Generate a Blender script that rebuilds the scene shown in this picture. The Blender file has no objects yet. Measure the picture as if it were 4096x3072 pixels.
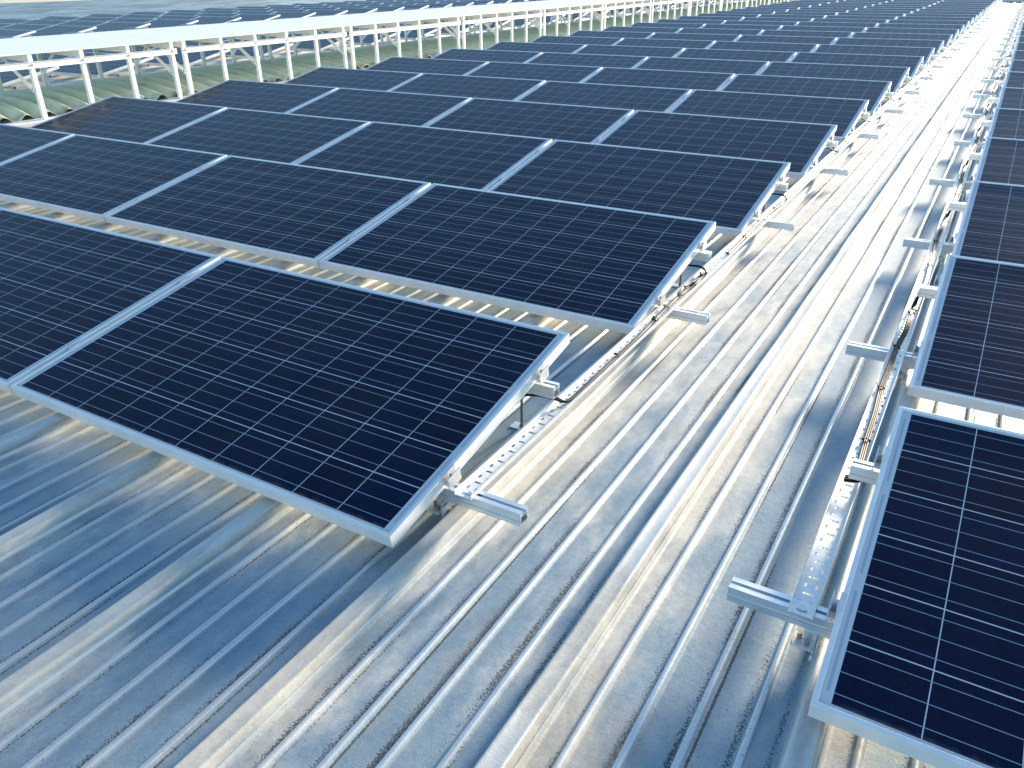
import bpy, math, random
from mathutils import Vector, Matrix, Euler
from mathutils.geometry import delaunay_2d_cdt
R = math.radians
random.seed(7)
sc = bpy.context.scene

# ------------------------------------------------------------------ camera
cd = bpy.data.cameras.new("camera"); cam = bpy.data.objects.new("camera", cd)
sc.collection.objects.link(cam); sc.camera = cam
cd.sensor_fit = 'HORIZONTAL'; cd.sensor_width = 36.0
cd.lens = 36.0 * 3165.59 / 4096.0
cd.clip_start = 0.05; cd.clip_end = 3000
cam.location = (1.06926, -1.19072, 1.24456 + 0.095)
_rz = Matrix.Rotation(R(30.82515), 3, 'Z'); _rx = Matrix.Rotation(R(62.46517), 3, 'X'); _rr = Matrix.Rotation(R(-0.63866), 3, 'Z')
cam.rotation_euler = (_rz @ _rx @ _rr).to_euler()

# ------------------------------------------------------------------ light
SUN_EL, SUN_AZ = 8.6, 9.8            # azimuth measured from +Y towards +X
w = bpy.data.worlds.new("World"); sc.world = w; w.use_nodes = True
nt = w.node_tree; nt.nodes.clear()
sky = nt.nodes.new('ShaderNodeTexSky'); sky.sky_type = 'NISHITA'; sky.sun_disc = False
sky.sun_elevation = R(SUN_EL); sky.sun_rotation = R(SUN_AZ)
sky.altitude = 50; sky.air_density = 1.0; sky.dust_density = 0.2; sky.ozone_density = 2.3
bg = nt.nodes.new('ShaderNodeBackground'); bg.inputs[1].default_value = 0.132
wo = nt.nodes.new('ShaderNodeOutputWorld')
nt.links.new(sky.outputs[0], bg.inputs[0]); nt.links.new(bg.outputs[0], wo.inputs[0])
sd = bpy.data.lights.new("sun", 'SUN'); sd.energy = 5.0; sd.angle = R(7.0); sd.color = (1.0, 0.86, 0.66)
sun = bpy.data.objects.new("sun", sd); sc.collection.objects.link(sun)
_d = Vector((math.sin(R(SUN_AZ)) * math.cos(R(SUN_EL)), math.cos(R(SUN_AZ)) * math.cos(R(SUN_EL)), math.sin(R(SUN_EL))))
sun.rotation_euler = _d.to_track_quat('Z', 'Y').to_euler()
sc.view_settings.view_transform = 'Standard'; sc.view_settings.look = 'None'
sc.view_settings.gamma = 1.0; sc.view_settings.use_curve_mapping = False
sc.view_settings.exposure = 1.65

# ------------------------------------------------------------------ constants (roof pan is z = 0)
H = 0.095                      # height of the low top edge of a panel
L, W, T = 1.65, 0.992, 0.040   # panel
GAP, PITCH, TILT = 0.020, 1.5014, R(10.3146)
XR = 1.0116                    # left edge of the right array
CT, ST = math.cos(TILT), math.sin(TILT)

# ------------------------------------------------------------------ node helpers
class NT:
    def __init__(s, name):
        s.m = bpy.data.materials.new(name); s.m.use_nodes = True; s.t = s.m.node_tree
        s.t.nodes.clear(); s.out = s.t.nodes.new('ShaderNodeOutputMaterial')
        s.b = s.t.nodes.new('ShaderNodeBsdfPrincipled'); s.t.links.new(s.b.outputs[0], s.out.inputs[0])
    def put(s, sock, v):
        if v is None: return
        if isinstance(v, (int, float)): sock.default_value = v
        elif isinstance(v, (tuple, list)): sock.default_value = tuple(v) + ((1.0,) if len(v) == 3 and len(sock.default_value) == 4 else ())
        else: s.t.links.new(v, sock)
    def math(s, op, a, b=None, c=None, clamp=False):
        n = s.t.nodes.new('ShaderNodeMath'); n.operation = op; n.use_clamp = clamp
        s.put(n.inputs[0], a); s.put(n.inputs[1], b); s.put(n.inputs[2], c); return n.outputs[0]
    def mix(s, f, a, b):
        n = s.t.nodes.new('ShaderNodeMix'); n.data_type = 'RGBA'; n.clamp_factor = True
        s.put(n.inputs[0], f); s.put(n.inputs[6], a); s.put(n.inputs[7], b); return n.outputs[2]
    def coord(s, kind='Object'):
        return s.t.nodes.new('ShaderNodeTexCoord').outputs[kind]
    def xyz(s, v):
        n = s.t.nodes.new('ShaderNodeSeparateXYZ'); s.put(n.inputs[0], v); return n.outputs
    def scale(s, v, sc_):
        n = s.t.nodes.new('ShaderNodeMapping'); s.put(n.inputs[0], v); n.inputs[3].default_value = sc_; return n.outputs[0]
    def noise(s, v, scale, detail=4, rough=0.55, dist=0.0):
        n = s.t.nodes.new('ShaderNodeTexNoise'); s.put(n.inputs['Vector'], v); n.inputs['Scale'].default_value = scale
        n.inputs['Detail'].default_value = detail; n.inputs['Roughness'].default_value = rough
        n.inputs['Distortion'].default_value = dist; return n.outputs[0]
    def ramp(s, v, lo, hi):
        n = s.t.nodes.new('ShaderNodeMapRange'); s.put(n.inputs[0], v); n.inputs[1].default_value = lo; n.inputs[2].default_value = hi
        n.interpolation_type = 'SMOOTHSTEP'; return n.outputs[0]
    def rng(s, v, lo, hi, a, b):
        n = s.t.nodes.new('ShaderNodeMapRange'); s.put(n.inputs[0], v)
        n.inputs[1].default_value = lo; n.inputs[2].default_value = hi; n.inputs[3].default_value = a; n.inputs[4].default_value = b
        return n.outputs[0]
    def bump(s, h, strength, dist):
        n = s.t.nodes.new('ShaderNodeBump'); s.put(n.inputs['Height'], h); n.inputs['Strength'].default_value = strength
        n.inputs['Distance'].default_value = dist; return n.outputs[0]
    def set(s, **k):
        for a, v in k.items(): s.put(s.b.inputs[a.replace('_', ' ')], v)
        return s.m

def metal(name, col, rough, met=0.9, var=0.06, nscale=30, stretch=(1, 1, 1), dirt=0.0, dcol=(0.25, 0.22, 0.18)):
    n = NT(name); p = n.scale(n.coord('Object'), stretch)
    a = n.noise(p, nscale, 5); c = n.mix(n.rng(a, 0.3, 0.7, 0, 1), tuple(x * (1 - var * 1.5) for x in col), tuple(min(1, x * (1 + var)) for x in col))
    if dirt:
        d = n.math('MULTIPLY', n.ramp(n.noise(n.coord('Object'), 9, 6, 0.7), 0.5, 0.75), dirt); c = n.mix(d, c, dcol)
    return n.set(Base_Color=c, Metallic=met, Roughness=n.rng(a, 0.3, 0.7, rough - 0.06, rough + 0.08))

M_ALU = metal('frame_aluminium', (0.85, 0.86, 0.86), 0.38, 0.3, 0.03, 20)
M_RAIL = metal('rail_aluminium', (0.72, 0.76, 0.80), 0.34, 0.75, 0.04, 18, (0.4, 3, 3))
M_CLAMP = metal('clamp_aluminium', (0.80, 0.80, 0.79), 0.36, 0.6, 0.05, 60)
M_GALV = metal('galvanised_tray', (0.78, 0.79, 0.79), 0.48, 0.35, 0.07, 50, dirt=0.2)
M_STEEL = metal('steel_bolt', (0.42, 0.40, 0.38), 0.38, 0.9, 0.15, 120)
M_ROD = metal('threaded_rod', (0.30, 0.27, 0.25), 0.5, 0.8, 0.2, 150)
M_WHITE = metal('white_paint', (0.86, 0.86, 0.85), 0.45, 0.0, 0.02, 8, dirt=0.22, dcol=(0.55, 0.53, 0.48))
M_BLACK = NT('black_rubber').set(Base_Color=(0.0035, 0.0045, 0.006), Roughness=0.5, Specular_IOR_Level=0.2)
M_CREAM = metal('cream_flashing', (0.62, 0.58, 0.50), 0.6, 0.0, 0.05, 6, dirt=0.4)
M_BACK = NT('back_sheet').set(Base_Color=(0.66, 0.66, 0.64), Roughness=0.6)

def make_cell_mat():
    n = NT('solar_cells'); co = n.coord('Object'); x, y, z = n.xyz(co)
    cw = 0.156; gx, gy = 0.0023, 0.0031; px, py = cw + gx, cw + gy
    mx = (L - 10 * cw - 9 * gx) / 2; my = (W - 6 * cw - 5 * gy) / 2
    u = n.math('SUBTRACT', n.math('MULTIPLY', x, -1.0), mx - gx / 2)
    v = n.math('SUBTRACT', y, my - gy / 2)
    fu = n.math('MODULO', n.math('ADD', u, px), px); fv = n.math('MODULO', n.math('ADD', v, py), py)
    def inside(t, lo, hi):
        return n.math('MULTIPLY', n.math('GREATER_THAN', t, lo), n.math('LESS_THAN', t, hi))
    area = n.math('MULTIPLY', inside(u, gx / 2, 10 * px - gx / 2), inside(v, gy / 2, 6 * py - gy / 2))
    cell = n.math('MULTIPLY', area, n.math('MULTIPLY', inside(fu, gx / 2, px - gx / 2), inside(fv, gy / 2, py - gy / 2)))
    bus = None
    for k in (1, 3, 5):
        b = n.math('LESS_THAN', n.math('ABSOLUTE', n.math('SUBTRACT', fv, gy / 2 + cw * k / 6)), 0.0009)
        bus = b if bus is None else n.math('MAXIMUM', bus, b)
    bus = n.math('MULTIPLY', bus, area)
    # ribbons in the end margins
    rib = n.math('MAXIMUM', inside(u, -0.0135, -0.0075), inside(u, 10 * px + 0.0075, 10 * px + 0.0135))
    rib = n.math('MULTIPLY', rib, inside(v, py / 6, 6 * py - py / 6))
    segv = n.math('MODULO', n.math('ADD', v, 0), py * 2)
    rib = n.math('MULTIPLY', rib, inside(segv, 0.026, 2 * py - 0.026))
    # crystals
    vo = n.t.nodes.new('ShaderNodeTexVoronoi'); n.put(vo.inputs['Vector'], co); vo.inputs['Scale'].default_value = 90
    cr = n.xyz(vo.outputs['Color'])[0]
    info = n.t.nodes.new('ShaderNodeObjectInfo').outputs['Random']
    ida = n.math('ADD', n.math('FLOOR', n.math('DIVIDE', u, px)), n.math('MULTIPLY', n.math('FLOOR', n.math('DIVIDE', v, py)), 17.3))
    wn = n.t.nodes.new('ShaderNodeTexWhiteNoise'); wn.noise_dimensions = '1D'; n.put(wn.inputs['W'], n.math('ADD', ida, n.math('MULTIPLY', info, 91.0)))
    tone = n.math('ADD', n.math('MULTIPLY', cr, 0.45), n.math('MULTIPLY', wn.outputs[0], 0.35))
    ccol = n.mix(tone, (0.0001, 0.0034, 0.017), (0.0003, 0.0095, 0.050))
    col = n.mix(cell, (0.58, 0.62, 0.66), ccol)
    col = n.mix(rib, col, (0.40, 0.46, 0.52))
    col = n.mix(bus, col, (0.28, 0.39, 0.47))
    # dust: fine specks plus a thin uneven film
    sp = n.math('GREATER_THAN', n.noise(co, 260, 2, 0.5), 0.735)
    wo2 = n.t.nodes.new('ShaderNodeTexCoord'); ow = n.t.nodes.new('ShaderNodeVectorMath'); ow.operation = 'ADD'
    oi = n.t.nodes.new('ShaderNodeObjectInfo'); n.put(ow.inputs[0], wo2.outputs['Object']); n.put(ow.inputs[1], oi.outputs['Location'])
    film = n.math('MULTIPLY', n.ramp(n.noise(n.scale(ow.outputs[0], (1, .5, 1)), 4.0, 7, 0.68, .5), 0.42, 0.80), 0.030)
    film = n.math('ADD', film, n.math('MULTIPLY', n.ramp(n.math('ADD', y, n.math('MULTIPLY', n.noise(ow.outputs[0], 30, 3), -0.03)), 0.016, 0.003), 0.16))
    film = n.math('ADD', film, n.math('MULTIPLY', info, 0.010))
    col = n.mix(n.math('ADD', n.math('MULTIPLY', sp, 0.12), film), col, (0.30, 0.28, 0.24))
    n.set(Base_Color=col, Roughness=0.5, Specular_IOR_Level=0.03, Coat_Weight=0.36, Coat_IOR=1.26,
          Coat_Roughness=n.rng(n.noise(co, 5, 4), 0.3, 0.7, 0.11, 0.18))
    return n.m
M_CELL = make_cell_mat()

SH0, SHP = 0.046, 0.485           # roof sheet rib phase and pitch
def make_roof_mat():
    n = NT('weathered_roof_steel'); co = n.coord('Object'); x, y, z = n.xyz(co)
    ph = n.math('MODULO', n.math('ADD', n.math('SUBTRACT', x, SH0), SHP * 400), SHP)       # 0 at tall rib centre
    lane = n.math('DIVIDE', ph, SHP)
    st = n.scale(co, (1.0, 0.48, 1.0))
    big = n.noise(st, 3.4, 8, 0.68, 0.5)
    mid = n.noise(n.scale(co, (1, 0.45, 1)), 14, 6, 0.65)
    fine = n.noise(co, 160, 3, 0.6)
    # dusty film gathers right of each tall rib and in blotches; sunlit cream of the walkway is painted in too
    near = n.ramp(lane, 0.52, 0.08)
    aisle_sun = n.math('MULTIPLY', n.ramp(x, 0.9, 0.45), n.math('MULTIPLY', n.ramp(x, -0.05, 0.0), n.ramp(y, -0.6, 1.2)))
    near = n.math('ADD', near, n.math('MULTIPLY', aisle_sun, 1.0))
    dust_sun = n.ramp(n.math('ADD', n.math('ADD', n.math('MULTIPLY', near, 0.24), n.math('MULTIPLY', big, 0.85)), n.math('MULTIPLY', mid, 0.3)), 0.62, 0.98)
    onrib = n.ramp(z, 0.012, 0.03)
    dust_sun = n.math('MAXIMUM', dust_sun, n.math('MULTIPLY', onrib, 0.75))
    base = n.mix(n.rng(mid, 0.3, 0.7, 0, 1), (0.17, 0.26, 0.33), (0.30, 0.37, 0.41))
    dcol = n.mix(n.rng(mid, 0.35, 0.65, 0, 1), (0.46, 0.435, 0.385), (0.66, 0.625, 0.55))
    col = n.mix(dust_sun, base, dcol)
    # grime spatter along the left foot of each small rib
    sub = n.math('MODULO', n.math('ADD', ph, 0.0), SHP / 5)                               # small ribs at 0
    dl = n.math('ABSOLUTE', n.math('SUBTRACT', sub, SHP / 5 - 0.017))
    dr = n.math('ABSOLUTE', n.math('SUBTRACT', sub, 0.0140))
    gl = n.math('MULTIPLY', n.ramp(dl, 0.016, 0.0), n.ramp(n.noise(n.scale(co, (1, 0.3, 1)), 4.2, 4), 0.36, 0.64))
    gr = n.math('MULTIPLY', n.ramp(dr, 0.006, 0.0), n.ramp(n.noise(n.scale(co, (1.7, 0.13, 1)), 4, 3), 0.45, 0.65))
    spk = n.noise(co, 210, 2, 0.6)
    g = n.math('ADD', n.ramp(n.math('ADD', spk, n.math('MULTIPLY', gl, 0.30)), 0.66, 0.76),
               n.ramp(n.math('ADD', spk, n.math('MULTIPLY', gr, 0.42)), 0.66, 0.76), clamp=True)
    dt = n.math('ABSOLUTE', n.math('SUBTRACT', ph, SHP - 0.046))
    gt = n.math('MULTIPLY', n.ramp(dt, 0.012, 0.0), n.ramp(n.noise(n.scale(co, (1, 0.3, 1)), 3.7, 4), 0.45, 0.66))
    g = n.math('MULTIPLY', g, n.ramp(z, 0.016, 0.010))
    g = n.math('ADD', g, n.ramp(n.math('ADD', spk, n.math('MULTIPLY', gt, 0.30)), 0.66, 0.76), clamp=True)
    col = n.mix(n.math('MULTIPLY', g, 0.85), col, (0.06, 0.055, 0.05))
    smear = n.math('MULTIPLY', n.ramp(n.noise(n.scale(co, (1, 0.6, 1)), 5, 8, 0.74, 0.8), 0.54, 0.72), 0.45)
    col = n.mix(smear, col, (0.19, 0.19, 0.18))
    rust = n.math('MULTIPLY', n.ramp(n.noise(n.scale(co, (1, 0.35, 1)), 2.3, 7, 0.68), 0.53, 0.70), 0.45)
    col = n.mix(rust, col, (0.43, 0.35, 0.25))
    col = n.mix(n.math('MULTIPLY', n.ramp(fine, 0.5, 0.75), 0.12), col, (0.85, 0.85, 0.85))
    far = n.ramp(x, -24.6, -25.4)
    streak = n.noise(n.scale(co, (1.6, 0.12, 1)), 2.2, 5, 0.7)
    fcol = n.mix(n.ramp(streak, 0.35, 0.68), (0.015, 0.075, 0.13), (0.20, 0.34, 0.44))
    col = n.mix(far, col, fcol)
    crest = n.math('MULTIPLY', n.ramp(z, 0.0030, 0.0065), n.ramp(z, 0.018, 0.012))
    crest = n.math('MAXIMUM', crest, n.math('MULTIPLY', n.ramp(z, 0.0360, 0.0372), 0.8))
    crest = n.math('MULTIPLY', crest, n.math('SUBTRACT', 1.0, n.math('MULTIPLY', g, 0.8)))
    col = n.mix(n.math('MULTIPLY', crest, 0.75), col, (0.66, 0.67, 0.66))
    met = n.math('ADD', n.math('SUBTRACT', 0.24, n.math('MULTIPLY', dust_sun, 0.18)), n.math('MULTIPLY', crest, 0.35))
    ro = n.math('ADD', n.math('SUBTRACT', n.math('ADD', 0.52, n.math('MULTIPLY', dust_sun, 0.12)), n.math('MULTIPLY', crest, 0.20)), n.math('MULTIPLY', g, 0.3))
    ro = n.math('ADD', ro, n.math('MULTIPLY', mid, 0.08))
    hb = n.math('ADD', n.math('MULTIPLY', n.noise(co, 260, 2), 0.4), n.math('MULTIPLY', n.noise(co, 40, 3), 0.9))
    n.set(Base_Color=col, Metallic=met, Roughness=ro, Normal=n.bump(hb, 0.35, 0.002))
    return n.m
M_ROOF = make_roof_mat()

def make_green():
    n = NT('green_fibreglass'); co = n.coord('Object'); a = n.noise(co, 6, 6, 0.65); b = n.noise(n.scale(co, (0.25, 1, 1)), 9, 5)
    col = n.mix(n.rng(a, 0.3, 0.7, 0, 1), (0.62, 0.72, 0.55), (0.76, 0.84, 0.70))
    col = n.mix(n.math('MULTIPLY', n.ramp(b, 0.5, 0.7), 0.5), col, (0.50, 0.47, 0.30))
    x, y, z = n.xyz(co)
    edge = n.math('MULTIPLY', n.ramp(x, -7.72, -7.56), n.ramp(a, 0.38, 0.6))
    col = n.mix(n.math('MULTIPLY', edge, 0.75), col, (0.13, 0.10, 0.04))
    return n.set(Base_Color=col, Roughness=0.5, Transmission_Weight=0.0, Specular_IOR_Level=0.4)
M_GREEN = make_green()

# ------------------------------------------------------------------ mesh helpers
class MB:
    def __init__(s): s.v = []; s.f = []; s.mi = []; s.sm = []
    def add(s, vs, fs, mi=0, smooth=False):
        o = len(s.v); s.v += [tuple(p) for p in vs]
        for f in fs: s.f.append(tuple(i + o for i in f)); s.mi.append(mi); s.sm.append(smooth)
    def box(s, a, b, mi=0, bev=0.0):
        x0, y0, z0 = a; x1, y1, z1 = b
        if bev <= 0:
            s.add([(x0, y0, z0), (x1, y0, z0), (x1, y1, z0), (x0, y1, z0), (x0, y0, z1), (x1, y0, z1), (x1, y1, z1), (x0, y1, z1)],
                  [(0, 3, 2, 1), (4, 5, 6, 7), (0, 1, 5, 4), (1, 2, 6, 5), (2, 3, 7, 6), (3, 0, 4, 7)], mi)
        else:
            c = bev
            def ring(i, z): return [(x0 + i, y0 + c, z), (x0 + c, y0 + i, z), (x1 - c, y0 + i, z), (x1 - i, y0 + c, z), (x1 - i, y1 - c, z), (x1 - c, y1 - i, z), (x0 + c, y1 - i, z), (x0 + i, y1 - c, z)]
            vs = ring(c, z0) + ring(0, z0 + c) + ring(0, z1 - c) + ring(c, z1)
            fs = [tuple(reversed(range(8))), tuple(range(24, 32))]
            for k in range(3):
                for i in range(8):
                    j = (i + 1) % 8; fs.append((k * 8 + i, k * 8 + j, k * 8 + 8 + j, k * 8 + 8 + i))
            s.add(vs, fs, mi)
    def cyl(s, p, q, r, n=12, mi=0, caps=True, r2=None, smooth=True):
        p, q = Vector(p), Vector(q); d = (q - p).normalized(); a = d.orthogonal().normalized(); b = d.cross(a)
        r2 = r if r2 is None else r2; vs = []
        for c, rr in ((p, r), (q, r2)):
            vs += [c + (a * math.cos(2 * math.pi * i / n) + b * math.sin(2 * math.pi * i / n)) * rr for i in range(n)]
        s.add(vs, [(i, (i + 1) % n, n + (i + 1) % n, n + i) for i in range(n)], mi, smooth)
        if caps: s.add(vs, [tuple(reversed(range(n))), tuple(range(n, 2 * n))], mi)
    def tube(s, pts, r, n=7, mi=0):
        pts = [Vector(p) for p in pts]; vs = []; a = None
        for i, p in enumerate(pts):
            d = (pts[min(i + 1, len(pts) - 1)] - pts[max(i - 1, 0)]).normalized()
            a = d.orthogonal().normalized() if a is None else (a - d * a.dot(d)).normalized()
            b = d.cross(a); vs += [p + (a * math.cos(2 * math.pi * k / n) + b * math.sin(2 * math.pi * k / n)) * r for k in range(n)]
        fs = [(i * n + k, i * n + (k + 1) % n, (i + 1) * n + (k + 1) % n, (i + 1) * n + k) for i in range(len(pts) - 1) for k in range(n)]
        s.add(vs, fs, mi, True); m = len(pts) - 1
        s.add(vs, [tuple(reversed(range(n))), tuple(range(m * n, m * n + n))], mi)
    def extrude(s, prof, axis, a, b, mi=0, caps=True):
        """closed 2-D profile swept along axis x or y"""
        n = len(prof)
        def P(t, q): return (t, q[0], q[1]) if axis == 'x' else (q[0], t, q[1])
        vs = [P(a, q) for q in prof] + [P(b, q) for q in prof]
        s.add(vs, [(i, (i + 1) % n, n + (i + 1) % n, n + i) for i in range(n)], mi)
        if caps:
            r = delaunay_2d_cdt([Vector(q) for q in prof], [], [list(range(n))], 1, 1e-7)
            for t in (a, b): s.add([P(t, q) for q in r[0]], [tuple(f) for f in r[2]], mi)
    def beam(s, p, q, w_, h_, mi=0, up=(0, 0, 1)):
        p, q = Vector(p), Vector(q); d = (q - p).normalized(); u = Vector(up); a = d.cross(u).normalized(); b = a.cross(d).normalized()
        vs = [c + a * (sx * w_ / 2) + b * (sy * h_ / 2) for c in (p, q) for sx, sy in ((-1, -1), (1, -1), (1, 1), (-1, 1))]
        s.add(vs, [(0, 3, 2, 1), (4, 5, 6, 7), (0, 1, 5, 4), (1, 2, 6, 5), (2, 3, 7, 6), (3, 0, 4, 7)], mi)
    def xf(s, m):
        s.v = [tuple(m @ Vector(p)) for p in s.v]; return s
    def mesh(s, name, mats):
        me = bpy.data.meshes.new(name); me.from_pydata(s.v, [], s.f); me.validate()
        for m in mats: me.materials.append(m)
        if len(me.polygons) == len(s.f):
            me.polygons.foreach_set('material_index', s.mi); me.polygons.foreach_set('use_smooth', s.sm)
        me.update(); return me

def fixn(me):
    import bmesh
    bm = bmesh.new(); bm.from_mesh(me); bmesh.ops.recalc_face_normals(bm, faces=bm.faces); bm.to_mesh(me); bm.free(); return me
def link(name, data, parent=None, loc=None, rot=None):
    o = bpy.data.objects.new(name, data); sc.collection.objects.link(o)
    if parent is not None: o.parent = parent
    if loc is not None: o.location = loc
    if rot is not None: o.rotation_euler = rot
    return o
def tag(o, label, cat, group=None, kind=None):
    if label: o['label'] = label
    if cat: o['category'] = cat
    if group: o['group'] = group
    if kind: o['kind'] = kind
    return o
ONES = ['', 'first', 'second', 'third', 'fourth', 'fifth', 'sixth', 'seventh', 'eighth', 'ninth', 'tenth', 'eleventh', 'twelfth', 'thirteenth',
        'fourteenth', 'fifteenth', 'sixteenth', 'seventeenth', 'eighteenth', 'nineteenth', 'twentieth']
def ordw(n):
    if n <= 20: return ONES[n]
    if n < 30: return 'twenty-' + ONES[n - 20]
    return 'thirtieth' if n == 30 else 'thirty-' + ONES[n - 30]

# camera test used only to leave out repeats that the photo cannot show
_M = (_rz @ _rx @ _rr); _Mi = _M.transposed(); _cl = Vector(cam.location)
def in_view(pts, mx=1.04, my=1.03):
    xs, ys = [], []
    for p in pts:
        q = _Mi @ (Vector(p) - _cl)
        if q.z > -0.05: continue
        xs.append(q.x / -q.z * 3165.59 / 2048); ys.append(q.y / -q.z * 3165.59 / 1536)
    if not xs: return False
    return min(xs) < mx and max(xs) > -mx and min(ys) < my and max(ys) > -my

# ------------------------------------------------------------------ roof
def roof_profile():
    p = []
    T_ = [(-0.042, 0), (-0.036, 0), (-0.033, 0.0022), (-0.0255, 0.033), (-0.0225, 0.0368), (-0.0185, 0.0378), (-0.0145, 0.0365), (0.0, 0.0358), (0.0145, 0.0365),
          (0.0185, 0.0378), (0.0225, 0.0368), (0.0250, 0.033), (0.0300, 0.0155), (0.0335, 0.0168), (0.0360, 0.0145), (0.0365, 0.0035), (0.040, 0.0), (0.046, 0.0)]
    p += T_
    for k in range(1, 5):
        c = SHP * k / 5
        h = 0.0098 if k < 4 else 0.0080
        p += [(c - 0.016, 0), (c - 0.0110, 0), (c - 0.0092, 0.0008), (c - 0.0055, h * 0.86), (c - 0.0028, h), (c + 0.0028, h), (c + 0.0055, h * 0.86), (c + 0.0092, 0.0008), (c + 0.0110, 0), (c + 0.016, 0)]
    return p
PROF = roof_profile()
def hashn(a, b):
    v = math.sin(a * 127.1 + b * 311.7) * 43758.5453; return v - math.floor(v)
def snoise(x, y):
    xi, yi = math.floor(x), math.floor(y); fx, fy = x - xi, y - yi; fx = fx * fx * (3 - 2 * fx); fy = fy * fy * (3 - 2 * fy)
    a = hashn(xi, yi) * (1 - fx) + hashn(xi + 1, yi) * fx; b = hashn(xi, yi + 1) * (1 - fx) + hashn(xi + 1, yi + 1) * fx
    return a * (1 - fy) + b * fy
Y0, Y1 = -7.0, 40.4
mb = MB()
def roof_patch(k0, k1, ys, wob):
    xs = [(SH0 + SHP * k + dx, z, k * 10 + (0 if i < 18 else 1 + (i - 18) // 10)) for k in range(k0, k1) for i, (dx, z) in enumerate(PROF)]
    xs.append((SH0 + SHP * k1 - 0.042, 0, -1))
    n = len(xs); vs = []
    for y in ys:
        for (x, z, rid) in xs:
            if wob and rid >= -1e9:
                edge = min(1, (x - xs[0][0]) / 0.1, (xs[-1][0] - x) / 0.1)
                tall = (rid % 10 == 0)
                ox = (snoise(rid * 3.1, y * 1.6) - 0.5) * (0.0018 if tall else 0.0035) * edge + (snoise(rid * 1.7 + 50, y * 0.4) - 0.5) * 0.004 * edge
                oz = (snoise(x * 5, y * 1.3) - 0.5) * 0.0018 * edge
                vs.append((x + ox, y, z * (1 + (snoise(rid * 2.3, y * 2.1) - 0.5) * 0.25 * edge) + oz))
            else: vs.append((x, y, z))
    mb.add(vs, [(j * n + i, j * n + i + 1, (j + 1) * n + i + 1, (j + 1) * n + i) for j in range(len(ys) - 1) for i in range(n - 1)], 0, False)
ys_near = [Y0 + i * 1.0 for i in range(5)] + [-2 + i * 0.11 for i in range(1, 120)] + [11.2 + i * 0.6 for i in range(0, 48)] + [Y1]
roof_patch(-8, 9, ys_near, True)
roof_patch(9, 30, [Y0, Y1], False)
roof_patch(-104, -8, [Y0 + i * (Y1 - Y0) / 6 for i in range(7)], False)
roof = link('roof', mb.mesh('roof', [M_ROOF])); tag(roof, None, None, kind='structure')
roof['label'] = 'weathered ribbed metal roof, dusty and blue grey'
me = roof.data
me.polygons.foreach_set('use_smooth', [True] * len(me.polygons)); me.set_sharp_from_angle(angle=R(50))

# building body and ground far below
mb = MB(); mb.box((-50.6, Y0 - 0.02, -8.0), (14.4, Y1 + 0.02, -0.02))
b_ = link('building_wall', mb.mesh('building_wall', [M_CREAM])); tag(b_, 'cream building body under the ribbed metal roof', 'building')
mb = MB(); mb.add([(-900, -900, -8.01), (900, -900, -8.01), (900, 1500, -8.01), (-900, 1500, -8.01)], [(0, 1, 2, 3)])
gm = NT('ground'); gm.set(Base_Color=gm.mix(gm.noise(gm.coord('Object'), 0.05, 6), (0.16, 0.17, 0.12), (0.30, 0.28, 0.23)), Roughness=0.9)
tag(link('ground', mb.mesh('ground', [gm.m])), None, None, kind='structure')
# flashings
mb = MB(); mb.extrude([(Y1 - 0.35, 0.04), (Y1 - 0.34, 0.055), (Y1 + 0.02, 0.16), (Y1 + 0.22, 0.16), (Y1 + 0.22, -0.3), (Y1 + 0.10, -0.3), (Y1 + 0.02, 0.03)], 'x', -50.6, 14.4)
tag(link('roof_flashing', fixn(mb.mesh('end_flashing', [M_CREAM]))), 'cream capping across the far end of the roof, where the walkway stops', 'flashing')
mb = MB(); mb.extrude([(-50.4, 0.0), (-50.4, 0.2), (-49.6, 0.32), (-48.8, 0.2), (-48.8, 0.0)], 'y', Y0, Y1)
tag(link('roof_flashing', fixn(mb.mesh('ridge_flashing', [M_CREAM]))), 'pale capping beyond the bare blue roof, in the top left corner', 'flashing')

# ------------------------------------------------------------------ solar panel
def panel_meshes():
    prof = [(0.0, 0.0008), (0.0, 0.0385), (0.0004, 0.0395), (0.0014, 0.04), (0.0105, 0.04), (0.0112, 0.0394), (0.0112, 0.0368), (0.0022, 0.0368), (0.0022, 0.0022), (0.024, 0.0022), (0.024, 0.0), (0.0008, 0.0)]
    mb = MB(); n = len(prof)
    corners = [(0, 0, -1, 1), (-L, 0, 1, 1), (-L, W, 1, -1), (0, W, -1, -1)]
    for i in range(4):
        a, b = corners[i], corners[(i + 1) % 4]
        va = [(a[0] + a[2] * d, a[1] + a[3] * d, z) for d, z in prof]; vb = [(b[0] + b[2] * d, b[1] + b[3] * d, z) for d, z in prof]
        mb.add(va + vb, [(k, (k + 1) % n, n + (k + 1) % n, n + k) for k in range(n)])
    fm = fixn(mb.mesh('panel_frame', [M_ALU]))
    mb = MB(); e = 0.0026; x0, x1, y0, y1, z0, z1 = -L + e, -e, e, W - e, 0.0325, 0.0367
    mb.add([(x0, y0, z1), (x1, y0, z1), (x1, y1, z1), (x0, y1, z1), (x0, y0, z0), (x1, y0, z0), (x1, y1, z0), (x0, y1, z0)], [(0, 1, 2, 3)], 0)
    mb.add(mb.v[:], [(7, 6, 5, 4), (0, 4, 5, 1), (1, 5, 6, 2), (2, 6, 7, 3), (3, 7, 4, 0)], 1)
    lm = mb.mesh('panel_face', [M_CELL, M_BACK])
    return fm, lm
FM, LM = panel_meshes()
jr = random.Random(3)
JIT = {}
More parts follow.
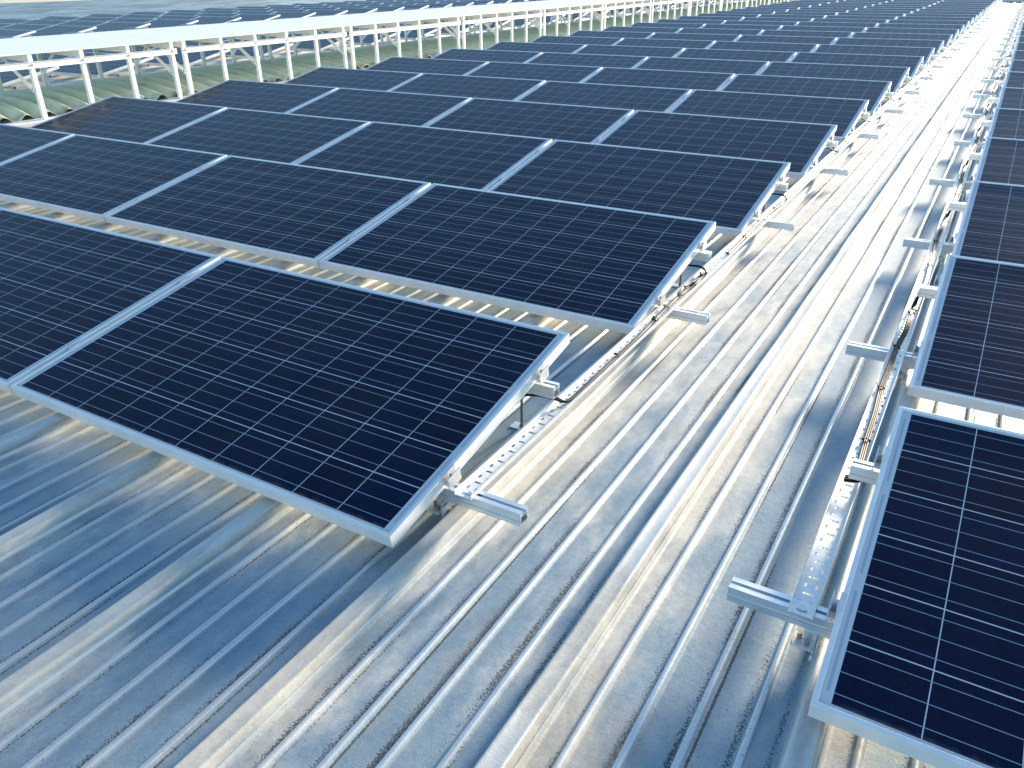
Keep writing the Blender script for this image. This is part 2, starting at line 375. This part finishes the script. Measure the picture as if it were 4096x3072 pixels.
def row_off(arr, r):
    cal = {('L', 0): (0, 0), ('L', 1): (.0170, .0106), ('L', 2): (.0142, -.0009), ('L', 3): (.0107, .0053), ('L', 4): (.0082, 0), ('R', 0): (0, .0013), ('R', 1): (0, 0.0013)}
    if (arr, r) in cal: return cal[(arr, r)]
    if (arr, r) not in JIT: JIT[(arr, r)] = (.006 + jr.uniform(-.006, .006), jr.uniform(-.007, .007))
    return JIT[(arr, r)]
ARR = {  # right x of first column, side wording
    'L': dict(x=0.0, sign=-1, cols=4, what='array left of the walkway'),
    'R': dict(x=XR + L, sign=1, cols=2, what='array right of the walkway'),
    'B': dict(x=-10.05, sign=-1, cols=4, what='block just past the canopy'),
    'C': dict(x=-18.0, sign=-1, cols=4, what='farthest block past the canopy')}
COLN = {'L': ['beside the walkway', 'second from the walkway', 'third from the walkway', 'against the white canopy'],
        'R': ['beside the walkway', 'second from the walkway'],
        'B': ['nearest the canopy', 'second from the canopy', 'third from the canopy', 'fourth from the canopy'],
        'C': ['at its right end', 'second from its right end', 'third from its right end', 'at its left end']}
NROWS = 26
seen = {}
def panel_corners(x, y):
    return [(x, y, H), (x - L, y, H), (x - L, y + W * CT, H + W * ST), (x, y + W * CT, H + W * ST)]
plist = []
for a in ('L', 'R', 'B', 'C'):
    A = ARR[a]
    for r in range(0, NROWS):
        for c in range(A['cols']):
            dx, dy = row_off(a, r)
            if a == 'B': dy += 0.09
            if a == 'C': dy += 0.10
            x = A['x'] + A['sign'] * c * (L + GAP) + dx; y = r * PITCH + dy
            if not in_view(panel_corners(x, y)):
                if not (a == 'R' and c == 1 and r < 5): continue
            if a == 'R' and c == 1 and r >= 6: continue
            plist.append((a, r, c, x, y))
first = {a: min(p[1] for p in plist if p[0] == a) for a in ARR}
proto = None
for (a, r, c, x, y) in plist:
    k = r - first[a] + 1
    rowt = 'front row' if k == 1 else ordw(k) + ' row'
    lab = 'solar panel in %s of %s, %s' % (rowt, ARR[a]['what'], COLN[a][c])
    base = (x, y + T * ST, H - T * CT)
    if proto is None:
        e = link('solar_panel', None, None, base, (TILT, 0, 0)); e.empty_display_size = 0.2
        f = link('frame', FM, e); g = link('glass_face', LM, e); proto = (e, f, g)
    else:
        e = proto[0].copy(); sc.collection.objects.link(e); e.location = base
        f = proto[1].copy(); g = proto[2].copy()
        for q in (f, g): q.parent = e; sc.collection.objects.link(q)
    e.rotation_euler = (TILT + R(jr.uniform(-.12, .12)) * (r > 1), 0, 0)
    tag(e, lab, 'solar panel', {'L': 'panels of the array left of the walkway', 'R': 'panels of the array right of the walkway', 'B': 'panels just behind the canopy', 'C': 'panels farthest behind the canopy'}[a])

# ------------------------------------------------------------------ mounting rails
RP = [(-.020, 0), (.020, 0), (.020, .0135), (.0165, .0150), (.0165, .0215), (.020, .0230), (.020, .040), (.0052, .040), (.0052, .0375), (.0095, .0375), (.0095, .0290),
      (-.0095, .0290), (-.0095, .0375), (-.0052, .0375), (-.0052, .040), (-.020, .040), (-.020, .0230), (-.0165, .0215), (-.0165, .0150), (-.020, .0135)]
RI = [(-.0178, .0022), (.0178, .0022), (.0178, .0125), (.0143, .014), (.0143, .0225), (.0170, .0262), (-.0170, .0262), (-.0143, .0225), (-.0143, .014), (-.0178, .0125)]
def rail_mesh(x0, x1):
    mb = MB(); n = len(RP); m = len(RI)
    mb.extrude(RP, 'x', x0, x1, 0, caps=False); mb.extrude(list(reversed(RI)), 'x', x0, x1, 0, caps=False)
    pts = [Vector(q) for q in RP] + [Vector(q) for q in RI]
    r = delaunay_2d_cdt(pts, [], [list(range(n)), list(range(n, n + m))], 1, 1e-7)
    def in_poly(p, poly):
        c = False; j = len(poly) - 1
        for i in range(len(poly)):
            if (poly[i][1] > p[1]) != (poly[j][1] > p[1]) and p[0] < (poly[j][0] - poly[i][0]) * (p[1] - poly[i][1]) / (poly[j][1] - poly[i][1]) + poly[i][0]: c = not c
            j = i
        return c
    fs = [tuple(f) for f in r[2] if (lambda ce: in_poly(ce, RP) and not in_poly(ce, RI))(sum((r[0][i] for i in f), Vector((0, 0))) / len(f))]
    for t in (x0, x1): mb.add([(t, q[0], q[1]) for q in r[0]], fs)
    return mb.mesh('rail_bar', [M_RAIL])
def mirror(mb):
    mb.v = [(-x, y, z) for x, y, z in mb.v]; mb.f = [tuple(reversed(f)) for f in mb.f]; return mb
def end_clamp(sgn):
    """origin: frame side face, frame underside, local y along the frame"""
    mb = MB()
    prof = [(-.009, .0405), (.0028, .0405), (.0028, .014), (.0165, .014), (.0165, .036), (.0190, .036), (.0190, -.010), (.0165, -.012), (.0165, .0112), (.0003, .0112), (.0003, .0432), (-.009, .0432)]
    prof = [(x, z) for x, z in prof]
    prof = [(-.009, .0404), (.0004, .0404), (.0004, .011), (.0165, .011), (.0165, -.002), (.0190, -.004), (.0190, .0375), (.0165, .0375), (.0165, .0135), (.0030, .0135), (.0030, .0428), (-.009, .0428)]
    mb.extrude(prof, 'y', -.028, .028)
    if sgn < 0: mirror(mb)
    m1 = fixn(mb.mesh('end_clamp', [M_CLAMP]))
    mb = MB(); mb.cyl((.0098, -.004, .0136), (.0098, -.004, .0165), .0062, 12); mb.cyl((.0098, -.004, .0165), (.0098, -.004, .0345), .0042, 10)
    mb.cyl((.0098, -.004, .0346), (.0098, -.004, .0348), .0022, 6)
    if sgn < 0: mirror(mb)
    return m1, fixn(mb.mesh('bolt', [M_STEEL]))
def mid_clamp():
    mb = MB(); mb.extrude([(-.0165, .0404), (-.0085, .0404), (-.0085, .014), (.0085, .014), (.0085, .0404), (.0165, .0404), (.0165, .0432), (.0057, .0432), (.0057, .0168), (-.0057, .0168), (-.0057, .0432), (-.0165, .0432)], 'y', -.025, .025)
    m1 = fixn(mb.mesh('mid_clamp', [M_CLAMP])); mb = MB(); mb.cyl((0, 0, .0168), (0, 0, .036), .0042, 8)
    return m1, mb.mesh('bolt', [M_STEEL])
def support_rod(h):
    mb = MB(); mb.cyl((0, 0, .0032), (0, 0, h + .006), .0042, 8)
    for i in range(int((h - .02) / .004)): mb.cyl((0, 0, .016 + i * .004), (0, 0, .018 + i * .004), .0047, 8, caps=False)
    mb.cyl((0, 0, .0034), (0, 0, .0105), .0082, 6, smooth=False); mb.cyl((0, 0, h - .016), (0, 0, h - .008), .0082, 6, smooth=False)
    m1 = mb.mesh('support_rod', [M_ROD])
    mb = MB(); mb.box((-.036, -.021, .0008), (.036, .021, .0034), bev=.0008); m2 = mb.mesh('foot_plate', [M_CLAMP])
    mb = MB(); mb.box((-.02, -.022, h - .008), (.02, .022, h - .0005), bev=.001); m3 = mb.mesh('top_plate', [M_CLAMP])
    return m1, m2, m3
def seam_clamp(sgn):
    """hangs under the low rail and grips the tall rib; origin under rail centre line, z = roof pan"""
    mb = MB()
    mb.box((-.024, -.020, .050), (.024, .020, .0574), bev=.001)           # top pad
    mb.box((-.006, -.040, .012), (-.001, .004, .055), bev=.0008)          # fixed jaw
    mb.box((.002, -.046, .006), (.0065, .010, .051), bev=.0008)           # outer jaw plate
    mb.box((-.050, -.052, .026), (-.006, -.004, .0305), bev=.0008); mb.box((-.050, -.052, .0305), (-.046, -.004, .0400), bev=.0008); mb.box((-.030, -.022, .030), (-.006, -.018, .056), bev=.0008)         # ledge
    mb.cyl((-.001, -.040, .004), (-.001, -.052, .001), .006, 8)            # curled toe
    if sgn < 0: mirror(mb)
    m1 = mb.mesh('seam_clamp', [M_CLAMP])
    mb = MB(); mb.cyl((.0066, -.020, .030), (.0170, -.020, .030), .0055, 12); mb.cyl((.0172, -.020, .030), (.0174, -.020, .030), .0030, 6); mb.cyl((-.018, -.037, .0306), (-.018, -.037, .043), .0062, 12); mb.cyl((-.036, -.024, .0306), (-.036, -.024, .046), .0055, 12)
    if sgn < 0: mirror(mb)
    return m1, mb.mesh('bolt', [M_STEEL])
EC = {1: end_clamp(1), -1: end_clamp(-1)}; MC = mid_clamp(); SR = support_rod(.148); SC = {1: seam_clamp(1), -1: seam_clamp(-1)}
VLOW, VBACK = 0.2627, 0.7785           # along the slope: centre lines of the two rails
RY = (0.258, 0.765); RZ = (0.058, 0.148)
RB = {}
for a in ARR:
    wd = ARR[a]['cols'] * L + (ARR[a]['cols'] - 1) * GAP
    xr = ARR[a]['x'] if a != 'R' else XR + wd
    for lo in (0, 1):
        if a == 'R': x0, x1 = (0.781, xr + .08) if lo == 0 else (0.941, xr + .08)
        elif a == 'L': x0, x1 = (xr - wd - .10, 0.237) if lo == 0 else (xr - wd - .10, 0.065)
        else: x0, x1 = xr - wd - .08, xr + .12
        RB[(a, lo)] = (rail_mesh(x0, x1), x0, x1, wd, xr)
rows = sorted({(p[0], p[1]) for p in plist})
for (a, r) in rows:
    dx, dy = row_off(a, r)
    dy0 = dy + (0.09 if a == 'B' else 0.10 if a == 'C' else 0)
    for lo in (0, 1):
        me, x0, x1, wd, xr = RB[(a, lo)]
        jx = jr.uniform(-.02, .02) if r > 0 else 0
        if a in 'LR' and lo == 1: jx *= 0.4
        k = r - first[a] + 1; rowt = 'front row' if k == 1 else ordw(k) + ' row'
        e = link('mounting_rail', None, None, (jx, r * PITCH + dy0 + RY[lo], RZ[lo])); e.empty_display_size = .1
        tag(e, 'silver %s rail under the %s of the %s' % ('low' if lo == 0 else 'high', rowt, ARR[a]['what']), 'mounting rail', 'rails under the panels')
        link('rail_bar', me, e)
        detail = r < 9 and a in 'LR'
        vv = (VLOW, VBACK)[lo]
        def on_frame(xf):      # point on frame underside line, expressed relative to e
            py = r * PITCH + dy0 + T * ST + vv * CT; pz = H - T * CT + vv * ST
            return (xf - jx, py - e.location.y, pz - e.location.z)
        if a == 'L': ends = [(xr + dx, 1)]
        elif a == 'R': ends = [(XR, -1)]
        else: ends = [(xr + dx, 1)]
        if r < 22 and a in 'LR':
            for xf, sg in ends:
                c = link('end_clamp', EC[sg][0], e, on_frame(xf), (TILT, 0, 0))
                if r < 12: link('bolt', EC[sg][1], c)
        if a == 'L' and r < 14:
            for q in range(1, 4):
                c = link('mid_clamp', MC[0], e, on_frame(dx - q * (L + GAP) + GAP / 2), (TILT, 0, 0))
                if r < 6: link('bolt', MC[1], c)
        if detail:
            if lo == 1:
                for xs_ in ([-.062, -1.03, -2.0] if a == 'L' else [XR + .05, XR + 1.0]):
                    c = link('support_rod', SR[0], e, (xs_ - jx, 0, -RZ[1])); link('foot_plate', SR[1], c); link('top_plate', SR[2], c)
            else:
                xs_ = 0.004 if a == 'L' else 0.985
                c = link('seam_clamp', SC[1][0], e, (xs_ - jx, 0, -RZ[0])); link('bolt', SC[1][1], c)

# ------------------------------------------------------------------ cable trays
def slot(cx, cy, lx, ly, n=5):
    r = min(lx, ly) / 2; pts = []
    if lx >= ly:
        for s_, a0 in ((1, -90), (-1, 90)):
            for i in range(n): t = R(a0 + 180 * i / (n - 1)); pts.append((cx + s_ * (lx / 2 - r) + r * math.cos(t), cy + r * math.sin(t)))
    else:
        for s_, a0 in ((1, 0), (-1, 180)):
            for i in range(n): t = R(a0 + 180 * i / (n - 1)); pts.append((cx + r * math.cos(t), cy + s_ * (ly / 2 - r) + r * math.sin(t)))
    return pts
def tray_mesh(y0, yh, y1):
    P = 0.0605; hw = 0.0255; z0, z1 = 0.0, 0.0013
    holes = [slot(0, .016, .025, .0085), slot(-.0130, .046, .0075, .0165), slot(.0130, .046, .0075, .0165)]
    pts = [Vector((-hw, 0)), Vector((hw, 0)), Vector((hw, P)), Vector((-hw, P))]; faces = [[0, 1, 2, 3]]
    for h in holes: faces.append(list(range(len(pts), len(pts) + len(h)))); pts += [Vector(q) for q in h]
    r = delaunay_2d_cdt(pts, [], faces, 1, 1e-7)
    def inh(c):
        for h in holes:
            ok = True
            for i in range(len(h)):
                a, b = Vector(h[i]), Vector(h[(i + 1) % len(h)])
                if (b - a).cross(c - a) < 0: ok = False; break
            if ok: return True
        return False
    fs = [tuple(f) for f in r[2] if not inh(sum((r[0][i] for i in f), Vector((0, 0))) / len(f))]
    mb = MB(); nper = int((yh - y0) / P)
    for k in range(nper):
        oy = y0 + k * P
        for z in (z0, z1): mb.add([(q[0], q[1] + oy, z) for q in r[0]], fs)
        for h in holes:
            m = len(h); mb.add([(q[0], q[1] + oy, z0) for q in h] + [(q[0], q[1] + oy, z1) for q in h], [(i, (i + 1) % m, m + (i + 1) % m, m + i) for i in range(m)])
    ye = y0 + nper * P
    if y1 > ye: mb.box((-hw, ye, z0), (hw, y1, z1))
    n = 60; bow = lambda y: 0.0   # flanges
    mb.box((-hw - .0013, y0, 0.0), (-hw, y1, .0150)); mb.box((hw, y0, 0.0), (hw + .0013, y1, .0150))
    return mb.mesh('tray', [M_GALV])
def wavy(me, x, amp, y_from):
    for v in me.vertices:
        if v.co.y > y_from:
            f = min(1, (v.co.y - y_from) / 3)
            v.co.x += amp * f * math.sin(v.co.y * 2.1) * 0.5 + amp * f * math.sin(v.co.y * 0.83 + 1)
            v.co.z += 0.0
LXT, RXT = 0.067, 0.942
seg = [(0.226, 3.23), (3.236, 6.24), (6.246, 9.25), (9.256, 12.26), (12.266, 18.3), (18.306, 24.3), (24.306, 30.3), (30.306, 39.4)]
washm = MB(); washm.cyl((0, 0, .0014), (0, 0, .0030), .0098, 20); washm.cyl((0, 0, .0030), (0, 0, .0062), .0052, 12, r2=.0035); washm = washm.mesh('washer', [M_GALV])
scr = MB(); scr.cyl((0, 0, .0063), (0, 0, .0064), .0020, 8); scr = scr.mesh('bolt_socket', [M_STEEL])
tmesh = {}
for si, (ya, yb) in enumerate(seg):
    me = tray_mesh(ya, yb if ya < 14 else ya, yb)
    for side, xt in (('left', LXT), ('right', RXT)):
        m2 = me
        e = link('cable_tray', None, None, (xt + (0 if si == 0 else jr.uniform(-.004, .004)), 0, .0986))
        e.rotation_euler = (0, 0, 0)
        link('channel', m2, e)
        k = si + 1
        tag(e, 'perforated steel cable tray, %s length from the front, %s side of the walkway' % (ordw(k) if k > 1 else 'nearest', side), 'cable tray', 'cable trays along the walkway')
        if ya < 12:
            yy = [y for y in [RY[0] + PITCH * q for q in range(9)] if ya <= y <= yb]
            for y in yy:
                wo_ = link('washer', washm, e, (jr.uniform(0, .002) if y > 1 else (.008 if side == 'left' else 0), y - .006, 0)); link('socket', scr, wo_)

# ------------------------------------------------------------------ cables
def spline(pts, n=8):
    out = []; P = [Vector(p) for p in pts]
    for i in range(len(P) - 1):
        p0, p1, p2, p3 = P[max(i - 1, 0)], P[i], P[i + 1], P[min(i + 2, len(P) - 1)]
        for k in range(n):
            t = k / n; out.append(0.5 * ((2 * p1) + (-p0 + p2) * t + (2 * p0 - 5 * p1 + 4 * p2 - p3) * t * t + (-p0 + 3 * p1 - 3 * p2 + p3) * t ** 3))
    out.append(P[-1]); return out
cr_ = random.Random(11)
for side in ('L', 'R'):
    xt = LXT if side == 'L' else RXT
    for r in range(0, 24):
        y = r * PITCH; rr = cr_
        mb = MB(); ties = MB()
        zb = .0986 + .0013
        nst = 2 if side == 'L' else 3
        last = r == 23
        for s_ in range(nst):
            o = (s_ - (nst - 1) / 2) * .0095
            if side == 'L':
                wig = [(rr.uniform(-.012, .012)) for _ in range(4)]
                pts = [(-.10, y + .70, .145), (-.035, y + .745, .138), (.005, y + .775 + o, .134), (.045, y + .80 + o, .120 - (r > 0) * .004), (.076 + o * .4, y + .835, zb + .006)]
                if r in (1, 2): pts = [(-.10, y + .72, .140), (-.02, y + .73, .128), (.035, y + .74 + o, .126), (.072, y + .72 + o, .118), (.076, y + .695 + o * .5, zb + .006), (.070 + o * .4, y + .64, zb + .0045)]
                run_dir = -1 if r in (1, 2) else 1
            else:
                pts = [(XR + .10, y + .845, .150), (XR + .01, y + .835, .150), (.985, y + .832 + o, .150), (.955, y + .815 + o, .140), (.944 + o * .4, y + .775, .118), (.942 + o * .6, y + .735, zb + .006), (.943 + o * .6, y + .66, zb + .0045)]
                if r == 0: pts = [(XR + .10, y + .83, .13), (1.0, y + .815, .128), (.965, y + .795 + o, .124), (.930, y + .784 + o, .121)]
                run_dir = -1
            if not (side == 'R' and r == 0):
                ys_ = pts[-1][1]; span = 1.46 if not (side == 'L' and r == 0) else (2.2 - ys_)
                if side == 'L' and r in (1,): span = 0.55
                if side == 'L' and r == 2: span = 1.1
                if side == 'R' and r == 1: span = 1.30
                N_ = 7
                for i in range(1, N_ + 1):
                    t = i / N_; pts.append((xt + o * .55 + .009 * math.sin(t * 5.1 + r * 1.3 + (1.2 if side == 'R' else .2)) + .003 * (i % 2), ys_ + run_dir * span * t, zb + .0042 + .002 * (i % 2)))
            rad = .0042 if not (side == 'R' and r == 0) else .0052
            mb.tube(spline(pts, 6), rad, 7)
        for i in range(4):
            q = pts[min(len(pts) - 1, 6 + i * 2)] if len(pts) > 6 else None
            if q is None or r > 8: continue
            X = q[0] - o * .55
            ties.tube([(X - .010, q[1], q[2]), (X - .007, q[1], q[2] + .0065), (X + .004, q[1], q[2] + .0075), (X + .011, q[1], q[2] + .002), (X + .011, q[1], q[2] - .003)], .0016, 5)
            ties.box((X - .013, q[1] - .0035, q[2] + .001), (X - .006, q[1] + .0035, q[2] + .008))
            ties.tube([(X - .010, q[1], q[2] + .006), (X - .020, q[1] + .006, q[2] + .014)], .0011, 4)
        e = link('power_cable', mb.mesh('power_cable', [M_BLACK]))
        k = r + 1
        tag(e, 'black cables coming from under the %s panel %s of the walkway%s' % ('front' if k == 1 else ordw(k), 'left' if side == 'L' else 'right', ' into the tray'), 'cable', 'black cables in the trays')
        if ties.v: link('cable_tie', ties.mesh('cable_tie', [M_BLACK]), e)

# ------------------------------------------------------------------ white canopy over the green skylight
CX0, CX1 = -7.48, -9.20
def canopy_meshes(Lm):
    d = {}
    ply = [.02, .58, 1.14, 1.70, 2.26, Lm - .16]
    mb = MB(); sl = .035 / (CX0 - CX1)
    zt = lambda x: .662 + (CX0 - x) * sl
    def prof(x): return zt(x)
    ya, yb = -.035, Lm - .055
    xf, xb = CX0 + .026, CX1 - .03
    mb.add([(xf, ya, zt(xf)), (xf, yb, zt(xf)), (xb, yb, zt(xb)), (xb, ya, zt(xb)), (xf, ya, zt(xf) - .004), (xf, yb, zt(xf) - .004), (xb, yb, zt(xb) - .004), (xb, ya, zt(xb) - .004)],
           [(0, 1, 2, 3), (7, 6, 5, 4), (0, 4, 5, 1), (1, 5, 6, 2), (2, 6, 7, 3), (3, 7, 4, 0)])
    mb.box((xf - .003, ya, zt(xf) - .010), (xf, yb, zt(xf) - .001)); mb.box((xb, ya, zt(xb) - .022), (xb + .003, yb, zt(xb) - .001))
    d['sheet'] = mb.mesh('top_sheet', [M_WHITE])
    mb = MB()
    for x in (CX0 - .10, CX1 + .12, (CX0 + CX1) / 2):
        for y in [ya + .06 + i * .145 for i in range(int((yb - ya) / .145))]: mb.cyl((x, y, zt(x)), (x, y, zt(x) + .007), .006, 6)
    d['screws'] = mb.mesh('screw_row', [M_STEEL])
    mb = MB(); w_ = .048
    mb.box((-.020, -w_ / 2, 0), (.020, w_ / 2, .656), bev=.002); mb.box((-.05, -.05, 0), (.05, .05, .004)); d['post'] = mb.mesh('post', [M_WHITE])
    mb = MB(); hb = .650
    mb.box((-.018, -w_ / 2, 0), (.018, w_ / 2, hb), bev=.002); d['bpost'] = mb.mesh('back_post', [M_WHITE])
    mb = MB(); ye = Lm - .13
    mb.box((.0205, -.03, .503), (.024, ye + .03, .565)); mb.box((.024, -.03, .5615), (.036, ye + .03, .565)); mb.box((.024, -.03, .503), (.032, ye + .03, .5055)); mb.v = [(x + CX0, y, z + .015) for x, y, z in mb.v]; d['beam'] = mb.mesh('front_beam', [M_WHITE])
    mb = MB(); mb.cyl((.024, 0, .549), (.031, 0, .549), .0095, 10); d['bolt'] = mb.mesh('bolt', [M_STEEL])
    mb = MB(); a, b = CX0 - .02, CX1 + .018
    mb.add([(a, -.003, zt(a) - .088), (a, .003, zt(a) - .088), (a, .003, zt(a) - .006), (a, -.003, zt(a) - .006), (b, -.003, zt(b) - .060), (b, .003, zt(b) - .060), (b, .003, zt(b) - .006), (b, -.003, zt(b) - .006)],
           [(0, 3, 2, 1), (4, 5, 6, 7), (0, 1, 5, 4), (1, 2, 6, 5), (2, 3, 7, 6), (3, 0, 4, 7)])
    mb.add([(a, .003, zt(a) - .010), (b, .003, zt(b) - .010), (b, .030, zt(b) - .010), (a, .030, zt(a) - .010), (a, .003, zt(a) - .006), (b, .003, zt(b) - .006), (b, .030, zt(b) - .006), (a, .030, zt(a) - .006)],
           [(0, 1, 2, 3), (7, 6, 5, 4), (0, 4, 5, 1), (2, 6, 7, 3)])
    d['cross'] = mb.mesh('cross_beam', [M_WHITE])
    mb = MB(); mb.beam((CX0 - .005, -.03, .30), (CX0 - .45, -.03, .618), .006, .045, up=(0, 0, 1)); d['brace'] = mb.mesh('brace', [M_WHITE])
    mb = MB(); mb.beam((CX1 + .01, -.03, .26), (CX1 + .50, -.03, .630), .006, .045, up=(0, 0, 1)); d['brace_b'] = mb.mesh('back_brace', [M_WHITE])
    mb = MB(); mb.cyl((CX0 - .03, -.04, .318), (CX0 - .03, -.027, .318), .009, 8); mb.cyl((CX0 - .40, -.04, .566), (CX0 - .40, -.027, .566), .009, 8); d['bb'] = mb.mesh('brace_bolt', [M_STEEL])
    mb = MB(); mb.box((CX1 - .022, -.03, .53), (CX1 - .0185, ye + .03, .585)); d['bbeam'] = mb.mesh('back_beam', [M_WHITE])
    return d, ply
CM, PLY = canopy_meshes(3.0)
for m in range(0, 13):
    y0 = 2.582 + 2.998 * m + (-3.0 if False else 0)
    e = link('canopy_section', None, None, (0, y0, 0)); e.empty_display_size = .3
    k = m + 1
    tag(e, 'white steel canopy section over the green skylight, %s' % ('nearest one at the left edge' if k == 1 else ordw(k) + ' from the left edge'), 'canopy', 'white canopy sections along the roof ridge')
    s_ = link('top_sheet', CM['sheet'], e)
    if m in (1, 2, 4): link('screw_row', CM['screws'], s_)
    link('front_beam', CM['beam'], e); link('back_beam', CM['bbeam'], e)
    for i, py in enumerate(PLY):
        p_ = link('post', CM['post'], e, (CX0, py, 0)); link('bolt', CM['bolt'], p_)
        link('back_post', CM['bpost'], e, (CX1, py, 0.0))
        link('cross_beam', CM['cross'], e, (0, py, 0))
        if i in (0, 2, 5):
            b_ = link('brace', CM['brace'], e, (0, py, 0))
            if m < 8: link('bolt', CM['bb'], b_)
        if i in (1, 4): link('brace', CM['brace_b'], e, (0, py, 0))

# curb under the posts and the corrugated skylight
mb = MB(); mb.extrude([(-7.40, .002), (-7.40, .018), (-7.56, .030), (-7.56, .002)], 'y', Y0, Y1 - .4)
tag(link('skylight_curb', fixn(mb.mesh('skylight_curb', [M_WHITE]))), 'white flashing strip carrying the front posts of the canopy', 'flashing')
def skylight():
    mb = MB(); nx = 22; yn = int((39.6 - 0.6) / .0165); vs = []
    for j in range(yn + 1):
        y = .6 + j * .0165
        for i in range(nx + 1):
            t = i / nx; x = -7.555 - t * 1.80
            c = math.sin(math.pi * min(1, t * 1.0)) ** 0.8
            zc = .052 + .080 * c + .035 * t
            edge = (snoise(y * 11, 3.3) - .5) * .012 if i == 0 else 0
            vs.append((x + edge, y + .10 * math.sin(t * 2.2), zc + .030 * math.sin(2 * math.pi * y / .235) + (snoise(y * .7, x) - .5) * .01))
    n = nx + 1
    mb.add(vs, [(j * n + i, (j + 1) * n + i, (j + 1) * n + i + 1, j * n + i + 1) for j in range(yn) for i in range(nx)], 0, True)
    me = mb.mesh('skylight', [M_GREEN]); return me
sk = link('skylight', skylight()); tag(sk, 'mossy green corrugated fibreglass skylight under the white canopy', 'skylight')
sm_ = sk.modifiers.new('thickness', 'SOLIDIFY'); sm_.thickness = .003
